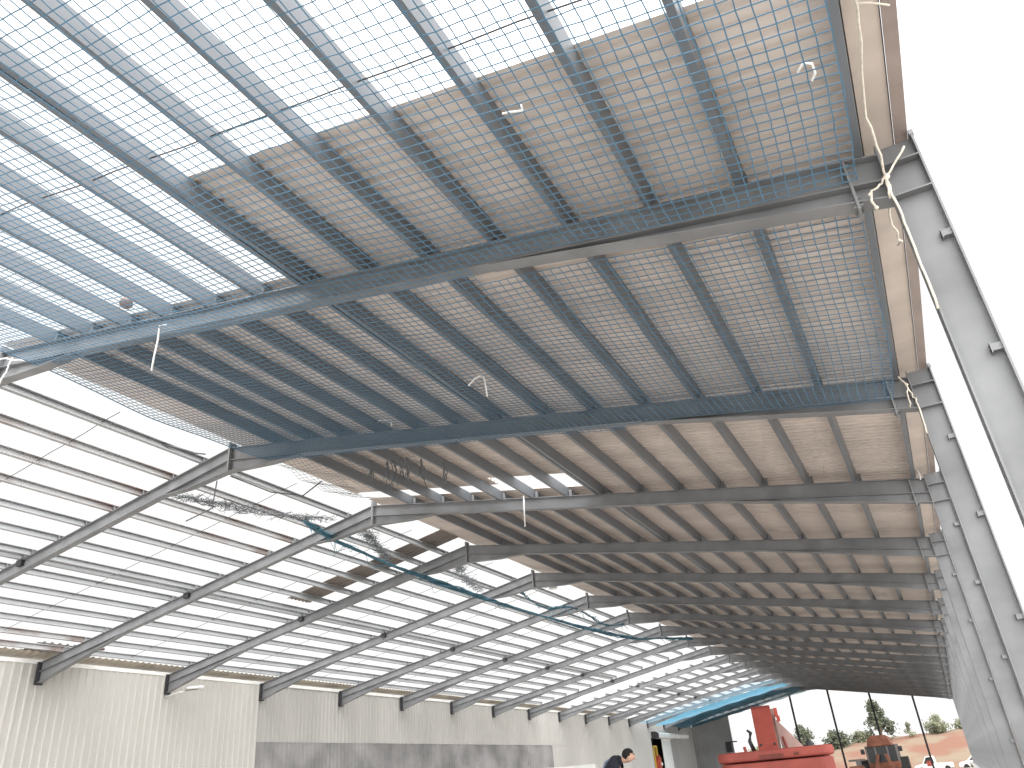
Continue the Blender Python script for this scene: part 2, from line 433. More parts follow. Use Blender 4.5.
# far bays of the other slope still covered
def capline(ya, yb):                                    # ridge capping folded over both slopes
    n = int((yb-ya)/.2); 
    for xa, xb in ((XM+.12, XM-.02), (XM-.02, XM-.16)):
        z_ = lambda x: T(x)+PH+.05
        b.add([(xa, ya, z_(xa)), (xb, ya, z_(xb)), (xb, yb, z_(xb)), (xa, yb, z_(xa))], [(0,1,2,3)])
capline(FY(0), FY(2)-.62); capline(FY(2), YG)
corr(b, FY(15), YG, XL, XM-.05)
tag(b.build('ceiling', M['sheet']), 'corrugated roof sheets over the covered slope', 'roof', kind='structure')
b = MB(); n = 5; ya, yb = 23.65, 24.95
corr(b, ya, yb, -21.95, XM-.1, pitch=.22, dep=.045, lift=.01)
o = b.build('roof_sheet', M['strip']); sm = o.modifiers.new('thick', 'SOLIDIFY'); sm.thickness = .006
tag(o, 'lone dark brown roof sheet left lying on the stripped slope', 'roof sheet')
b = MB(); corr(b, 20.6, 23.4, -30.1, -29.1, pitch=.3, lift=.05)
o = b.build('rust_sheet', M['rusty']); o.location = (0, -2.2, 0); sm = o.modifiers.new('thick', 'SOLIDIFY'); sm.thickness = .006
tag(o, 'short rusty sheet scrap lying on the far eave', 'roof sheet')

# ------------------------------------------------------------------ eaves gutter of the covered side
g = empty('eaves_gutter', (1.1, YN, 0)); y0, y1 = 0, YG-YN
b = MB(); z = 7.33+Z0
b.box(-.19, .10, y0, y1, z, z+.012); b.box(-.20, -.19, y0, y1, z, z+.16); b.box(.09, .10, y0, y1, z, z+.16)
b.build('gutter_channel', M['gutter'], g)
b = MB(); b.box(.10, .225, y0, y1, z-.035, z-.02); b.box(.215, .225, y0, y1, z-.02, z+.26); b.build('outer_flashing', M['gutter_out'], g)
tag(g, 'beige eaves gutter with brown outer flashing along the open side', 'gutter')

# ------------------------------------------------------------------ safety net under the first bays
def netmesh(b, P, nu, nv, r, keep=lambda i, j: True, sides=3):
    for j in range(nv+1):
        run = []
        for i in range(nu+1):
            if keep(i, j): run.append(P(i, j))
            else:
                if len(run) > 1: b.tube(run, r, sides, False)
                run = []
        if len(run) > 1: b.tube(run, r, sides, False)
    for i in range(nu+1):
        run = []
        for j in range(nv+1):
            if keep(i, j): run.append(P(i, j))
            else:
                if len(run) > 1: b.tube(run, r, sides, False)
                run = []
        if len(run) > 1: b.tube(run, r, sides, False)
cell = .125
def netz(x, y):
    t = ((y-Y0) % BAY)/BAY
    sag = .10*4*t*(1-t)
    return T(x)-D-.05-sag + .02*math.sin(x*1.7+y*.9)+.015*math.sin(y*2.3-x)
nxa = int((.70-(XM+1.25))/cell); nya = int((13.42-1.45)/cell)
def NP(i, j):
    x = .70-i*cell; y = 1.45+j*cell
    x += .02*math.sin(y*1.3+i*.15)+random.uniform(-.006,.006); y += .025*math.sin(x*1.1+j*.12)+random.uniform(-.006,.006)
    return (x, y, netz(x, y)-.03)
def nkeep(i, j):
    x = .70-i*cell; y = 1.45+j*cell
    if x > -3.9 and (abs(y-FY(0)) < .2 or abs(y-FY(1)) < .2): return False
    return True
b = MB(); netmesh(b, NP, nxa, nya, .0068, nkeep)
b.tube([NP(nxa, j) for j in range(nya+1)], .012, 5)
tag(b.build('safety_net', M['net']), 'large blue square mesh safety net slung under the nearest bays', 'safety net')
# torn end of the net in the next bay
def TP(i, j):
    x = -9.2-i*cell; y = 13.6+j*cell
    return (x+.03*math.sin(j*.9+i*.3), y+.03*math.sin(i*.7), T(x)-D+.02-.25*math.sin(min(1, j/30)*math.pi)+.03*math.sin(i*.5+j*.8))
torn = lambda i, j: j < 22+6*math.sin(i*.45)+3*math.sin(i*1.3)-max(0, 26-i)*.9
b = MB(); netmesh(b, TP, 33, 34, .0045, torn)
tn = tag(b.build('torn_net', M['netgrey']), 'torn grey net end with dangling shreds behind the second frame', 'net')
for q in range(7):
    b = MB(); x = -9.6-q*.28+random.uniform(-.1,.1); y = 15.2+random.uniform(-.3,.5); z = T(x)-.05
    for s in range(5):
        b.tube([(x, y, z+.03), (x+random.uniform(-.06,.06), y+random.uniform(-.06,.06), z-.05), (x+random.uniform(-.1,.1), y+.03, z-.25), (x+random.uniform(-.12,.12), y+random.uniform(-.08,.08), z-random.uniform(.4,.75))], .012, 4)
    b.build('net_shred', M['netgrey'], tn)
# tangles on the stripped slope
def tangle(name, pts, spread, n, r, matl, label, seed, cat='net'):
    rnd = random.Random(seed); b = MB(); pts = [Vector(p) for p in pts]
    def along(t):
        f = t*(len(pts)-1); i = min(int(f), len(pts)-2); return pts[i].lerp(pts[i+1], f-i)
    for q in range(n):
        t0 = rnd.random(); t1 = max(0, min(1, t0+rnd.uniform(-.25,.25))); run = []
        for s in range(7):
            c = along(t0+(t1-t0)*s/6); run.append(c+Vector((rnd.gauss(0,spread), rnd.gauss(0,spread*.6), rnd.gauss(0,spread*.45))))
        b.tube(run, r, 4, False)
    return tag(b.build(name, matl), label, cat)
def under(x, y, dz): return (x, y, T(x)+dz)
tangle('tangled_net', [under(-17.3,13.9,.0), under(-16.9,15.4,-.05), under(-16.4,17.0,-.15), under(-15.8,18.9,-.05)], .15, 100, .007, M['netgrey'], 'grey net tangle hanging under the stripped slope before the lone sheet', 3)
tangle('tangled_net', [under(-15.5,19.7,.0), under(-16.1,21.5,-.1), under(-16.9,23.4,-.02)], .15, 90, .007, M['netgrey'], 'grey net tangle beside the lone dark roof sheet', 4)
tangle('tangled_net', [under(-15.4,25.8,.0), under(-16.3,28.0,-.1), under(-16.9,30.6,-.05)], .18, 70, .007, M['netgrey'], 'grey net tangle just beyond the lone sheet, above the blue roll', 5)
# the rolled net: a rope of blue mesh sagging under the rafters
def roll(name, pts, rad, label, seed, nstr=16, r=.022, fringe=60):
    rnd = random.Random(seed); b = MB(); N = 90; V = [Vector(p) for p in pts]
    def cat(t):
        f = t*(len(V)-1); i = min(int(f), len(V)-2); u = f-i
        p0, p1, p2, p3 = V[max(i-1,0)], V[i], V[i+1], V[min(i+2, len(V)-1)]
        return .5*((2*p1)+(-p0+p2)*u+(2*p0-5*p1+4*p2-p3)*u*u+(-p0+3*p1-3*p2+p3)*u**3)
    for s in range(nstr):
        ph = rnd.uniform(0, 6.28); fq = rnd.uniform(5, 14); rr = rad*rnd.uniform(.3, 1)
        run = []
        for i in range(N+1):
            t = i/N; c = cat(t); w = 1+.5*math.sin(t*19+1)
            run.append(c+Vector((rr*w*math.cos(ph+fq*t*6.28), 0, rr*w*math.sin(ph+fq*t*6.28))))
        b.tube(run, r, 4, False)
    for q in range(fringe):
        t = rnd.random(); c = cat(t); c2 = cat(min(1, t+rnd.uniform(.01,.05)))
        b.tube([c, c.lerp(c2,.5)+Vector((rnd.uniform(-.3,.3), 0, rnd.uniform(-.45,.1))), c2], .008, 4, False)
    return tag(b.build(name, M['netblue']), label, 'net')
roll('rolled_net', [under(-16.3,18.2,-.05), under(-16.2,19.4,-.42), under(-16.45,23,-.5), under(-16.5,26.5,-.55), under(-16.5,31,-.6), under(-16.35,36,-.65),
                    under(-15.95,42,-.75), under(-15.3,46.5,-.85), under(-14.5,49.4,-.75), under(-13.2,51.4,-.5)], .075, 'blue rolled up net drooping along beneath the stripped slope rafters', 11)
roll('rolled_net', [under(-15.4,31.3,-.45), under(-15.5,34,-.75), under(-15.2,37,-.45), under(-15.1,41,-.8), under(-14.9,43.5,-.5)], .06, 'thinner blue net loop hanging above the long blue roll', 12, 7, .016, 30)

# blue debris netting under the far stripped bays
def debris(ka, kb, drop, matl, label, xa=XL+.3, xb=XM-.1, ragged=.0):
    b = MB(); nx, ny = 40, 10; ya, yb = fy(ka)+.15, fy(kb)-.3
    P = []
    for j in range(ny+1):
        for i in range(nx+1):
            x = xa+(xb-xa)*i/nx; y = ya+(yb-ya)*j/ny; t = j/ny
            P.append((x, y+.1*math.sin(x*1.3), T(x)-drop-.22*4*t*(1-t)+.05*math.sin(x*2.3+y)))
    b.add(P, [(j*(nx+1)+i, j*(nx+1)+i+1, (j+1)*(nx+1)+i+1, (j+1)*(nx+1)+i) for j in range(ny) for i in range(nx)])
    o = b.build('debris_net', matl, smooth=True)
    return tag(o, label, 'net', 'blue debris nets at the far gable')
debris(13, 14, .36, M['wovenlight'], 'thin pale blue debris net, farthest of the blue nets from the gable')
debris(14, 15, .37, M['woven'], 'bright blue debris net, second from the gable')
debris(15, 17, .37, M['woven'], 'bright blue debris net under the dark sheets next to the gable', XL+.3, XM+.1)

# ------------------------------------------------------------------ ropes, ball, lamp
def ropes(name, paths, r, matl, label, cat='rope', knots=()):
    b = MB()
    for p in paths: b.tube(p, r, 6)
    for c, rr in knots: b.ball(c, rr, 8, 6)
    return tag(b.build(name, matl, smooth=True), label, cat)
def wob(p, q, n, a, sag=0, seed=1):
    rnd = random.Random(seed); p = Vector(p); q = Vector(q); o = []
    for i in range(n+1):
        t = i/n; c = p.lerp(q, t); c.z -= sag*4*t*(1-t); c += Vector((rnd.uniform(-a,a), rnd.uniform(-a,a), rnd.uniform(-a,a))); o.append(c)
    return o
z = Z0
fr = FY(0)-.14
def fp(x, z): return Vector((x, fr, z+Z0))
hub = fp(.985, 6.80)
ropes('knotted_rope', [wob((1.02,4.6,7.28+Z0), (.97,6.1,7.2+Z0), 8, .012, .05, 1)+wob((.93,6.5,7.16+Z0), hub, 8, .012, .06, 2),
                       wob(hub, fp(1.24,7.08), 5, .006, 0, 3), wob(hub, fp(.97,6.5), 5, .008, 0, 4)+wob(fp(.985,6.4), fp(.975,5.2), 12, .004, 0, 5),
                       wob(hub, fp(.80,6.68), 6, .02, .02, 6)+[fp(.78,6.58), fp(.80,6.48)],
                       wob(hub, fp(.95,6.55), 6, .012, 0, 7)+wob((.98,8.0,6.85+Z0), (1.08,8.9,6.98+Z0), 6, .03, .1, 17)],
      .012, M['rope'], 'beige rope knotted around the nearest column knee', knots=[(hub, .035), (fp(.79,6.66), .022), (fp(.80,6.48), .022)])
ropes('gutter_rope', [wob((1.02,3.6,7.26+Z0), (1.0,5.3,7.2+Z0), 10, .02, .05, 8), wob((1.0,5.3,7.2+Z0), (1.25,5.5,7.22+Z0), 3, .01, 0, 9),
                      wob((1.02,4.7,7.26+Z0),(.98,4.6,7.0+Z0),4,.02,0,10)], .009, M['rope'], 'beige rope trailing along the gutter above the knotted column')
fr = FY(1)-.14
hub = fp(.93, 7.0)
ropes('knotted_rope', [wob(fp(.84,7.2), hub, 4, .01, 0, 11), wob(hub, fp(.99,6.65), 6, .02, 0, 12), wob(hub, fp(.88,6.6), 6, .02, 0, 13), wob(fp(.99,6.65), fp(.975,6.1), 4, .006, 0, 14)],
      .012, M['rope'], 'short beige rope tied at the second column knee', knots=[(hub, .03)])
fr = FY(2)-.14
ropes('column_rope', [wob(fp(.93,7.5), fp(.97,7.1), 5, .02, 0, 15)], .014, M['ropewhite'], 'white rope scrap caught at the third column knee')
def netpt(x, y, dz=0): return Vector((x, y, netz(x, y)+dz))
ropes('hanging_cord', [[netpt(-9.55,7.05,.0)+Vector((.12,0,.0)), netpt(-9.6,7.05,.03), netpt(-9.62,7.07,-.25), netpt(-9.66,7.08,-.5), netpt(-9.7,7.1,-.78)]], .016, M['ropewhite'],
      'white cord hanging straight down from the net near the ridge', 'cord')
ropes('hanging_cord', [[netpt(-5.35,10.1,-.02)+Vector((-.25,0,-.12)), netpt(-5.35,10.1,-.03)+Vector((-.1,0,0)), netpt(-5.3,10.1,-.02), netpt(-5.28,10.12,-.2), netpt(-5.27,10.13,-.42)]], .013, M['ropewhite'],
      'white cord dangling from the middle of the net in the second bay', 'cord')
ropes('cord_scrap', [[netpt(-2.12,4.8,-.02), netpt(-2.05,4.82,-.01), netpt(-1.92,4.83,-.03), netpt(-1.9,4.76,-.03)]], .011, M['ropewhite'], 'bent white cord scrap lying in the net near the sheet edge', 'cord')
ropes('cord_scrap', [[netpt(.40,5.28,-.03), netpt(.46,5.2,-.02), netpt(.52,5.24,-.02), netpt(.53,5.36,-.02), netpt(.49,5.42,-.04)]], .011, M['ropewhite'], 'curled white cord scrap hooked on the net beside the eave', 'cord')
ropes('cord_scrap', [[netpt(-8.6,11.6,-.03), netpt(-8.5,11.6,.02), netpt(-8.3,11.65,-.0), netpt(-8.28,11.65,-.12)]], .011, M['ropewhite'], 'small white cord scrap on the net right of the hanging cord', 'cord')
fr = FY(2)-.14
ropes('hanging_cord', [[Vector((-8.9,18.9,T(-8.9)-.05)), Vector((-8.9,18.85,T(-8.9)-.4)), Vector((-8.92,18.85,T(-8.9)-.95))]], .022, M['ropewhite'], 'white cord hanging below the bright roof slit', 'cord')
fr = FY(0)-.14
ropes('ridge_tie', [wob((XM+.55,FY(0)-.14,9.75+Z0), (XM+.35,FY(0)-.14,9.2+Z0), 4, .02, 0, 21), wob((XM-.1,FY(0)-.14,9.95+Z0), (XM+1.0,FY(0)-.14,9.55+Z0), 5, .02, 0, 22)], .016, M['ropewhite'],
      'white tie cords crossed at the ridge of the rope frame', 'cord')
b = MB(); b.ball((0,0,0), .10, 14, 10, 1, 1, .92); o = b.build('ball', M['brown'], smooth=True); o.location = (-9.45, 6.3, netz(-9.45, 6.3)+.085)
tag(o, 'brown ball resting in the blue net near the ridge', 'ball')
# wiring loops near the ridge of the second frame
ropes('loose_wire', [[under(-15.0,13.8,-.45), under(-14.6,14.9,-.75), under(-14.1,15.6,-.7), under(-13.7,15.9,-.2)], [under(-15.6,13.9,-.3), under(-15.9,14.1,-.9), under(-16.5,13.8,-1.1)]], .02, M['netgrey'],
      'loose grey wire looping below the second ridge joint', 'wire')
ropes('loose_wire', [wob(under(-15.9,11.6,.3), under(-15.2,13.1,.02), 6, .03, .05, 33)], .02, M['netgrey'], 'short dark wire running up to the second ridge joint', 'wire')
f = empty('flood_lamp', (XW+.12, 25.35, 6.18))
b = MB(); b.tube([(-.05,0,0),(.35,.25,.14),(.55,.5,.2)], .035, 8); b.build('arm', M['white'], f, smooth=True)
b = MB(); b.prism([(-.12,-.03),(.12,-.03),(.16,.03),(.06,.09),(-.06,.09),(-.16,.03)], .45, 1.25); hd = b.build('lamp_head', M['white'], f, bevel=.02); hd.location = (.55, 0, .2); hd.rotation_euler = (.12,0,-.25)
b = MB(); b.box(-.1,.1,.5,1.0,-.055,-.03); b.build('lens', M['glass'], hd)
tag(f, 'white street lamp style floodlight on an arm from the cladding wall', 'lamp')
p = empty('pendant_lamp', (-14.0, 31.9, T(-14.0)-.1))
b = MB(); b.tube([(0,0,.1),(0,0,-.25)], .015, 6); b.build('stem', M['white'], p)
b = MB(); b.tube([(0,0,-.2),(0,0,-.28),(0,0,-.45)], [.06,.17,.2], 12); b.build('shade', M['white'], p, smooth=False)
tag(p, 'small white lamp hanging near the ridge of the fifth frame', 'lamp')

# ------------------------------------------------------------------ red machine
e = empty('excavator', (-3.72, 20.0, 0), .185)
def rbox(b, x0, x1, y0, y1, z0, z1): b.box(x0, x1, y0, y1, z0, z1)
b = MB()                                                    # counterweight with rounded corners
prof = []
for cx, cy, a0 in ((1.0,.32,-90),(1.0,.9,0),(-1.0,.9,90),(-1.0,.32,180)):
    for s in range(7):
        a = math.radians(a0+s*15); prof.append((cx+.32*math.cos(a), cy+.32*math.sin(a)))
b.prism([(x*.95, .04+y*.97) for x, y in prof], .75, 1.42, 'z'); cw = b.build('counterweight', M['red'], e, bevel=.03)
b = MB(); b.prism([(x*.985, .02+y*.97) for x, y in prof], 1.45, 1.66, 'z'); o = b.build('hood', M['red'], e, bevel=.05)
b = MB(); b.box(-.35,.18,-.012,.02,1.47,1.56); b.box(.42,.52,-.012,.02,1.5,1.56); b.build('vent', M['redworn'], o)
b = MB(); b.box(-1.25, 1.25, 1.2, 3.3, .75, 1.5); b.build('engine_house', M['red'], e, bevel=.05)
b = MB(); b.tube([(0,1.9,.35),(0,1.9,.75)], .6, 20); b.build('turntable', M['steelgrey'], e)
for s in (-1, 1):
    pr = []
    for yc, a0 in ((3.4, -90), (.3, 90)):
        for q in range(9):
            a = math.radians(a0+q*22.5); pr.append((yc+.38*math.cos(a), .38+.37*math.sin(a)))
    b = MB(); b.prism(pr, s*1.0-.25, s*1.0+.25, 'x')
    t = b.build('track', M['rubber'], e)
    for yc in (.4, 1.1, 1.8, 2.5, 3.3):
        b = MB(); b.tube([(s*1.0-.27, yc, .3), (s*1.0+.27, yc, .3)], .2, 12); b.build('roller', M['steelgrey'], t)
bx = -.12
boom = MB()                                                 # boom: box section rising from the house, back plate to the camera
boom.prism([(2.2,1.2),(3.0,1.2),(3.55,2.5),(3.75,2.72),(3.45,2.80),(3.15,2.72)], bx-.25, bx+.25, 'x')
bo = boom.build('boom', M['red'], e, bevel=.015)
for s in (-.17, .17):
    b = MB(); b.tube([(bx+s, 2.52, 1.82), (bx+s, 2.47, 1.83)], .03, 8); b.build('pin', M['dark'], bo)
b = MB(); b.prism([(3.5,2.55),(3.75,2.72),(5.6,1.7),(5.5,1.45)], bx+.05, bx+.34, 'x'); st = b.build('stick', M['redlit'], e)
b = MB(); b.prism([(bx+.31,2.42),(bx+.36,2.42),(bx+.98,1.62),(bx+.36,1.55)], 3.6, 3.75); b.build('side_plate', M['redlit'], e)
b = MB(); b.tube([(bx+.5,3.5,1.5),(bx+.42,3.5,2.0)], .035, 8); b.build('ram', M['red'], e)
b = MB()
for q in range(3):
    b.tube([(bx-.34-.03*q, 2.9, 1.68), (bx-.42-.02*q, 2.9, 1.95), (bx-.40+.02*q, 3.0, 2.15), (bx-.46, 3.0, 2.22)], .028, 6)
b.build('hose', M['dark'], e, smooth=True)
b = MB(); b.tube([(bx-.55,2.6,1.5),(bx-.60,2.6,1.82)], .04, 8); b.build('grab_rail', M['red'], e)
b = MB(); b.box(bx+.33,bx+.42,3.2,3.3,2.48,2.7); b.box(bx+.36,bx+.45,3.2,3.3,2.36,2.5); b.build('work_lamp', M['reddoor'], bo)
b = MB(); b.tube([(.82,.9,1.6),(.82,.9,1.72),(.84,.9,1.8)], [.09,.08,.04], 10); b.build('exhaust', M['dark'], e)
tag(e, 'red tracked digging machine with raised boom, seen from behind', 'excavator')

# ------------------------------------------------------------------ orange loader further off
L = empty('backhoe_loader', (-3.7, 50.0, 0))
b = MB(); b.prism([(-.70,1.82),(.62,1.82),(.56,1.98),(.50,2.25),(.30,2.36),(-.35,2.38),(-.55,2.22),(-.62,2.0)], -.15, 1.4); b.build('cab_roof', M['orange'], L, bevel=.05)
b = MB(); b.box(-.72,.72,0,1.4,.95,1.85); cab = b.build('cab_glass', M['glass'], L)
b = MB()
for x in (-.76, -.3, .3, .76): b.box(x-.045, x+.045, -.05, .05, .9, 1.88)
for x in (-.76,.76): b.box(x-.045,x+.045,1.36,1.46,.9,1.88)
b.build('cab_frame', M['steelgrey'], L)
b = MB(); b.box(-.8,.8,-.1,3.0,.55,1.05); b.build('body', M['orange'], L, bevel=.05)
for s in (-1, 1):
    b = MB(); b.prism([(s*.12,1.45),(s*.28,1.45),(s*.55,.5),(s*.35,.5)], -.6, -.45); b.build('arm', M['orange'], L)
    b = MB(); b.tube([(s*.95, .6, .65), (s*.95, .6, 1.0), ], .03, 6); b.build('mirror_stalk', M['dark'], L)
    b = MB(); b.tube([(s*.98-.22, .5, .62), (s*.98+.22, .5, .62)], .62, 18); w = b.build('wheel', M['rubber'], L)
    b = MB(); b.tube([(s*.98-.235, .5, .62), (s*.98+.235, .5, .62)], .3, 14); b.build('hub', M['orange'], w)
    b = MB(); b.tube([(s*.9-.18, 2.7, .45), (s*.9+.18, 2.7, .45)], .45, 18); b.build('wheel', M['rubber'], L)
    b = MB(); b.box(s*.95-.1, s*.95+.1, -.05, .02, 1.5, 1.75); b.build('mirror', M['dark'], L)
b = MB(); b.prism([(-.9,.55),(-.45,.9),(-.5,.35),(-.8,.3)], -1.6, -.95, 'x'); b.box(-1.7,-.85,-.8,-.6,1.2,1.3); b.box(-1.35,-1.1,-.75,-.55,.8,1.25); b.build('backhoe_arm', M['steelgrey'], L)
b = MB(); b.prism([(-1.0,.25),(-.55,.25),(-.5,.8),(-.75,1.0)], -1.75, -1.0, 'x'); b.build('bucket', M['orange'], L, bevel=.03)
tag(L, 'orange loader with dark cab windows standing in front of the tall pine', 'loader')

# ------------------------------------------------------------------ cars outside
def car(name, loc, rz, Lc, Wc, Hc, pick, label):
    r = empty(name, loc, rz); hl = Lc/2
    if pick: side = [(-hl,.35),(-hl,.95),(-hl+1.9,.98),(-hl+2.0,Hc-.1),(-hl+2.15,Hc),(-hl+3.0,Hc),(-hl+3.55,1.0),(hl-.1,.85),(hl,.6),(hl,.35)]
    else: side = [(-hl,.35),(-hl,.95),(-hl+.25,1.1),(-hl+.75,Hc-.06),(-hl+1.2,Hc),(-hl+2.7,Hc-.03),(-hl+3.4,1.0),(hl-.15,.85),(hl,.6),(hl,.35)]
    b = MB(); b.prism(side, -Wc/2, Wc/2); body = b.build('body', M['white'], r, bevel=.06)
    b = MB()
    if pick: b.prism([(-hl+2.12,1.02),(-hl+2.22,Hc-.1),(-hl+2.95,Hc-.1),(-hl+3.38,1.02)], -Wc/2-.012, Wc/2+.012)
    else: b.prism([(-hl+.5,1.06),(-hl+.85,Hc-.12),(-hl+2.6,Hc-.12),(-hl+3.15,1.02)], -Wc/2-.012, Wc/2+.012)
    b.build('window', M['glass'], r)
    for x in (-hl+.75, hl-.8):
        for s in (-1, 1):
            b = MB(); b.tube([(x, s*Wc/2-.11, .33), (x, s*Wc/2+.03, .33)], .33, 16); b.build('wheel', M['rubber'], r)
    if pick:
        b = MB(); b.box(-hl+2.35,-hl+3.0,Wc/2+.012,Wc/2+.03,.72,1.32); b.build('door_panel', M['red'], r)
    return tag(r, label, 'car')
car('pickup', (-3.4,123,-.93), math.pi, 4.6, 1.8, 1.85, True, 'white pickup with a red patch on its side, parked under the bank')
car('estate_car', (1.7,121,-.94), math.pi, 4.4, 1.75, 1.6, False, 'white car half hidden behind the column row')
# white van whose roof shows above the picture edge
v = empty('van', (-12.4, 28.4, 0), .35)
b = MB(); b.prism([(-2.1,.35),(-2.1,1.72),(-1.95,1.88),(.9,1.88),(1.6,1.2),(2.1,1.05),(2.15,.35)], -.9, .9, 'x')
vb = b.build('body', M['white'], v, bevel=.07)
b = MB(); b.box(-.7,.7,-2.13,-2.09,1.15,1.65); b.build('rear_window', M['glass'], v)
for y in (-1.3, 1.35):
    for s in (-1, 1):
        b = MB(); b.tube([(s*.9-.1, y, .32),(s*.9+.04, y, .32)], .32, 16); b.build('wheel', M['rubber'], v)
tag(v, 'white van with only its roof edge in view beside the stooping man', 'van')

# ------------------------------------------------------------------ trees on the bank
def tree(name, x, y, h, w, matl, label, seed, base=None, conic=False, nl=1500):
    rnd = random.Random(seed); z0 = land(x, y)-.1 if base is None else base
    r = empty(name, (x, y, z0))
    b = MB(); b.tube([(0,0,0),(.05*w,0,h*.45),(0,.05*w,h*.8)], [.06*h*.5,.04*h*.5,.012*h], 8)
    for q in range(5):
        a = rnd.uniform(0,6.28); zz = h*rnd.uniform(.3,.65); b.tube([(0,0,zz),(math.cos(a)*w*.3, math.sin(a)*w*.3, zz+h*.12)], [.02*h*.5,.006*h], 6)
    b.build('trunk', M['bark'], r)
    b = MB(); cl = []
    for q in range(26):
        t = rnd.random(); zz = h*(.22+.74*t); rad = w/2*((1-t)**.7 if conic else math.sin(math.pi*min(.98,max(.12,t*.9+.08))))
        a = rnd.uniform(0,6.28); d = rad*rnd.uniform(.2,.85); cl.append((Vector((d*math.cos(a), d*math.sin(a), zz)), max(.12*w, rad*.42)))
    for q in range(nl):
        c, s = rnd.choice(cl); p = c+Vector((rnd.gauss(0,.45),rnd.gauss(0,.45),rnd.gauss(0,.4)))*s
        u = Vector((rnd.gauss(0,1),rnd.gauss(0,1),rnd.gauss(0,1))).normalized(); w2 = u.orthogonal().normalized(); k = rnd.uniform(.045,.09)*max(w, 2.5)*.7
        b.add([p-u*k, p+w2*k*.5, p+u*k, p-w2*k*.5], [(0,1,2,3)])
    b.build('foliage', matl, r)
    return tag(r, label, 'tree', 'trees on the far bank')
tree('pine_tree', -10.5, 150, 5.8, 5.6, M['leafd'], 'tall dark pine standing above the orange loader', 1, 3.6, True, 2600)
tree('round_tree', -22.8, 150, 4.6, 4.8, M['leafd'], 'round dark bush left of the gable post near the red machine', 2, 2.4)
tree('low_tree', -17.6, 150, 2.6, 5.0, M['leafd'], 'low dark bush between the two posts right of the red machine', 3, 2.9)
tree('low_tree', -14.0, 151, 1.9, 4.2, M['leafl'], 'low olive bush between red machine and orange loader', 4, 3.2)
tree('young_tree', -6.2, 150, 2.4, 2.2, M['leafl'], 'small bush right of the tall pine', 5, 3.5, True, 700)
tree('low_tree', -2.0, 152, 3.0, 4.4, M['leafl'], 'pale olive bush on the bank behind the white pickup', 6, 3.4)
tree('low_tree', 2.4, 152, 2.2, 4.6, M['leafl'], 'pale olive bush beside the column row', 7, 3.5)
tree('low_tree', -31.5, 156, 2.4, 6.0, M['leafl'], 'low hazy bush left of the raised red boom', 8, 1.9)

# ------------------------------------------------------------------ the man
def skin_obj(name, chains, matl, parent, sub=2):
    """chains: list of [(pos, radius), ...]; chains start at an existing joint when the first position repeats"""
    vs = []; es = []; rad = []; idx = {}
    for ch in chains:
        prev = None
        for p, r_ in ch:
            key = tuple(round(c, 4) for c in p)
            if key not in idx:
                idx[key] = len(vs); vs.append(p); rad.append(r_ if isinstance(r_, tuple) else (r_, r_))
            i = idx[key]
            if prev is not None and prev != i: es.append((prev, i))
            prev = i
    me = bpy.data.meshes.new(name); me.from_pydata(vs, es, []); me.materials.append(matl)
    o = bpy.data.objects.new(name, me); COL.objects.link(o); o.parent = parent
    sk = o.modifiers.new('skin', 'SKIN'); sk.use_smooth_shade = True
    for i, s in enumerate(me.skin_vertices[0].data): s.radius = rad[i]; s.use_root = (i == 0)
    sb = o.modifiers.new('sub', 'SUBSURF'); sb.levels = sub; sb.render_levels = sub
    return o
man = empty('person', (-5.56, 14.4, 0), .25); man.scale = (1.08, 1.08, 1.08)                 # local +x = the way he faces
# joints (stooping forward): hips, chest, neck, head
HIP = (-.16,0,.95); WA = (-.13,0,1.10); CH = (.0,0,1.40); NB = (.12,0,1.51); NK = (.22,0,1.51); HC = (.325,0,1.545); HT = (.335,0,1.62)
def arm(s): return [(CH,.14), ((.06,s*.18,1.47),.078), ((.18,s*.245,1.16),.05), ((.36,s*.20,.96),.042), ((.42,s*.185,.92),.028)]
def leg(s): return [(HIP,.15), ((-.09,s*.10,.86),.095), ((-.02,s*.11,.50),.06), ((-.10,s*.11,.11),.045), ((-.09,s*.11,.05),.045), ((.06,s*.12,.035),.038)]
body = [[(HIP,.07),(WA,.06),(CH,.07),(NB,.05),(NK,.05),((.29,0,1.50),.06),(HC,(.075,.085)),(HT,.055)]]
for s in (-1, 1):
    body.append(arm(s)[0:1]+[(p, r_*.85) for p, r_ in arm(s)[1:]]); body.append([(HIP,.13)]+[(p, r_*.85) for p, r_ in leg(s)[1:]])
    W0 = Vector((.42,s*.185,.92)); 
    palm = W0+Vector((.05,0,-.05))
    for fi, (dy, ln) in enumerate(((-.03,.075),(-.01,.085),(.01,.08),(.03,.065))):
        k0 = palm+Vector((.02,dy,-.02)); k1 = k0+Vector((ln*.45,0,-ln*.35)); k2 = k1+Vector((ln*.15,0,-ln*.5))
        body.append([(tuple(W0),.028),(tuple(palm),.026),(tuple(k0),.012),(tuple(k1),.009),(tuple(k2),.008)])
    th = palm+Vector((.01,-s*.035,0)); body.append([(tuple(palm),.026),(tuple(th),.011),(tuple(th+Vector((.035,-s*.01,-.025))),.009)])
body.append([(HC,(.075,.085)),((.425,0,1.545),.02)])          # nose
for s in (-1, 1): body.append([(HC,(.075,.085)),((.315,s*.092,1.55),.018)])   # ears
bo = skin_obj('body', body, M['skin'], man)
b = MB()
for s in (-1, 1): b.ball((.402, s*.032, 1.572), .012, 8, 6)
b.build('eye', M['dark'], man)
b = MB(); b.tube([(.402,-.025,1.503),(.412,0,1.502),(.402,.025,1.503)], .007, 6); b.build('mouth', M['reddoor'], man)
b = MB(); b.ball((.308, 0, 1.578), .102, 16, 12, 1.0, .93, .95)
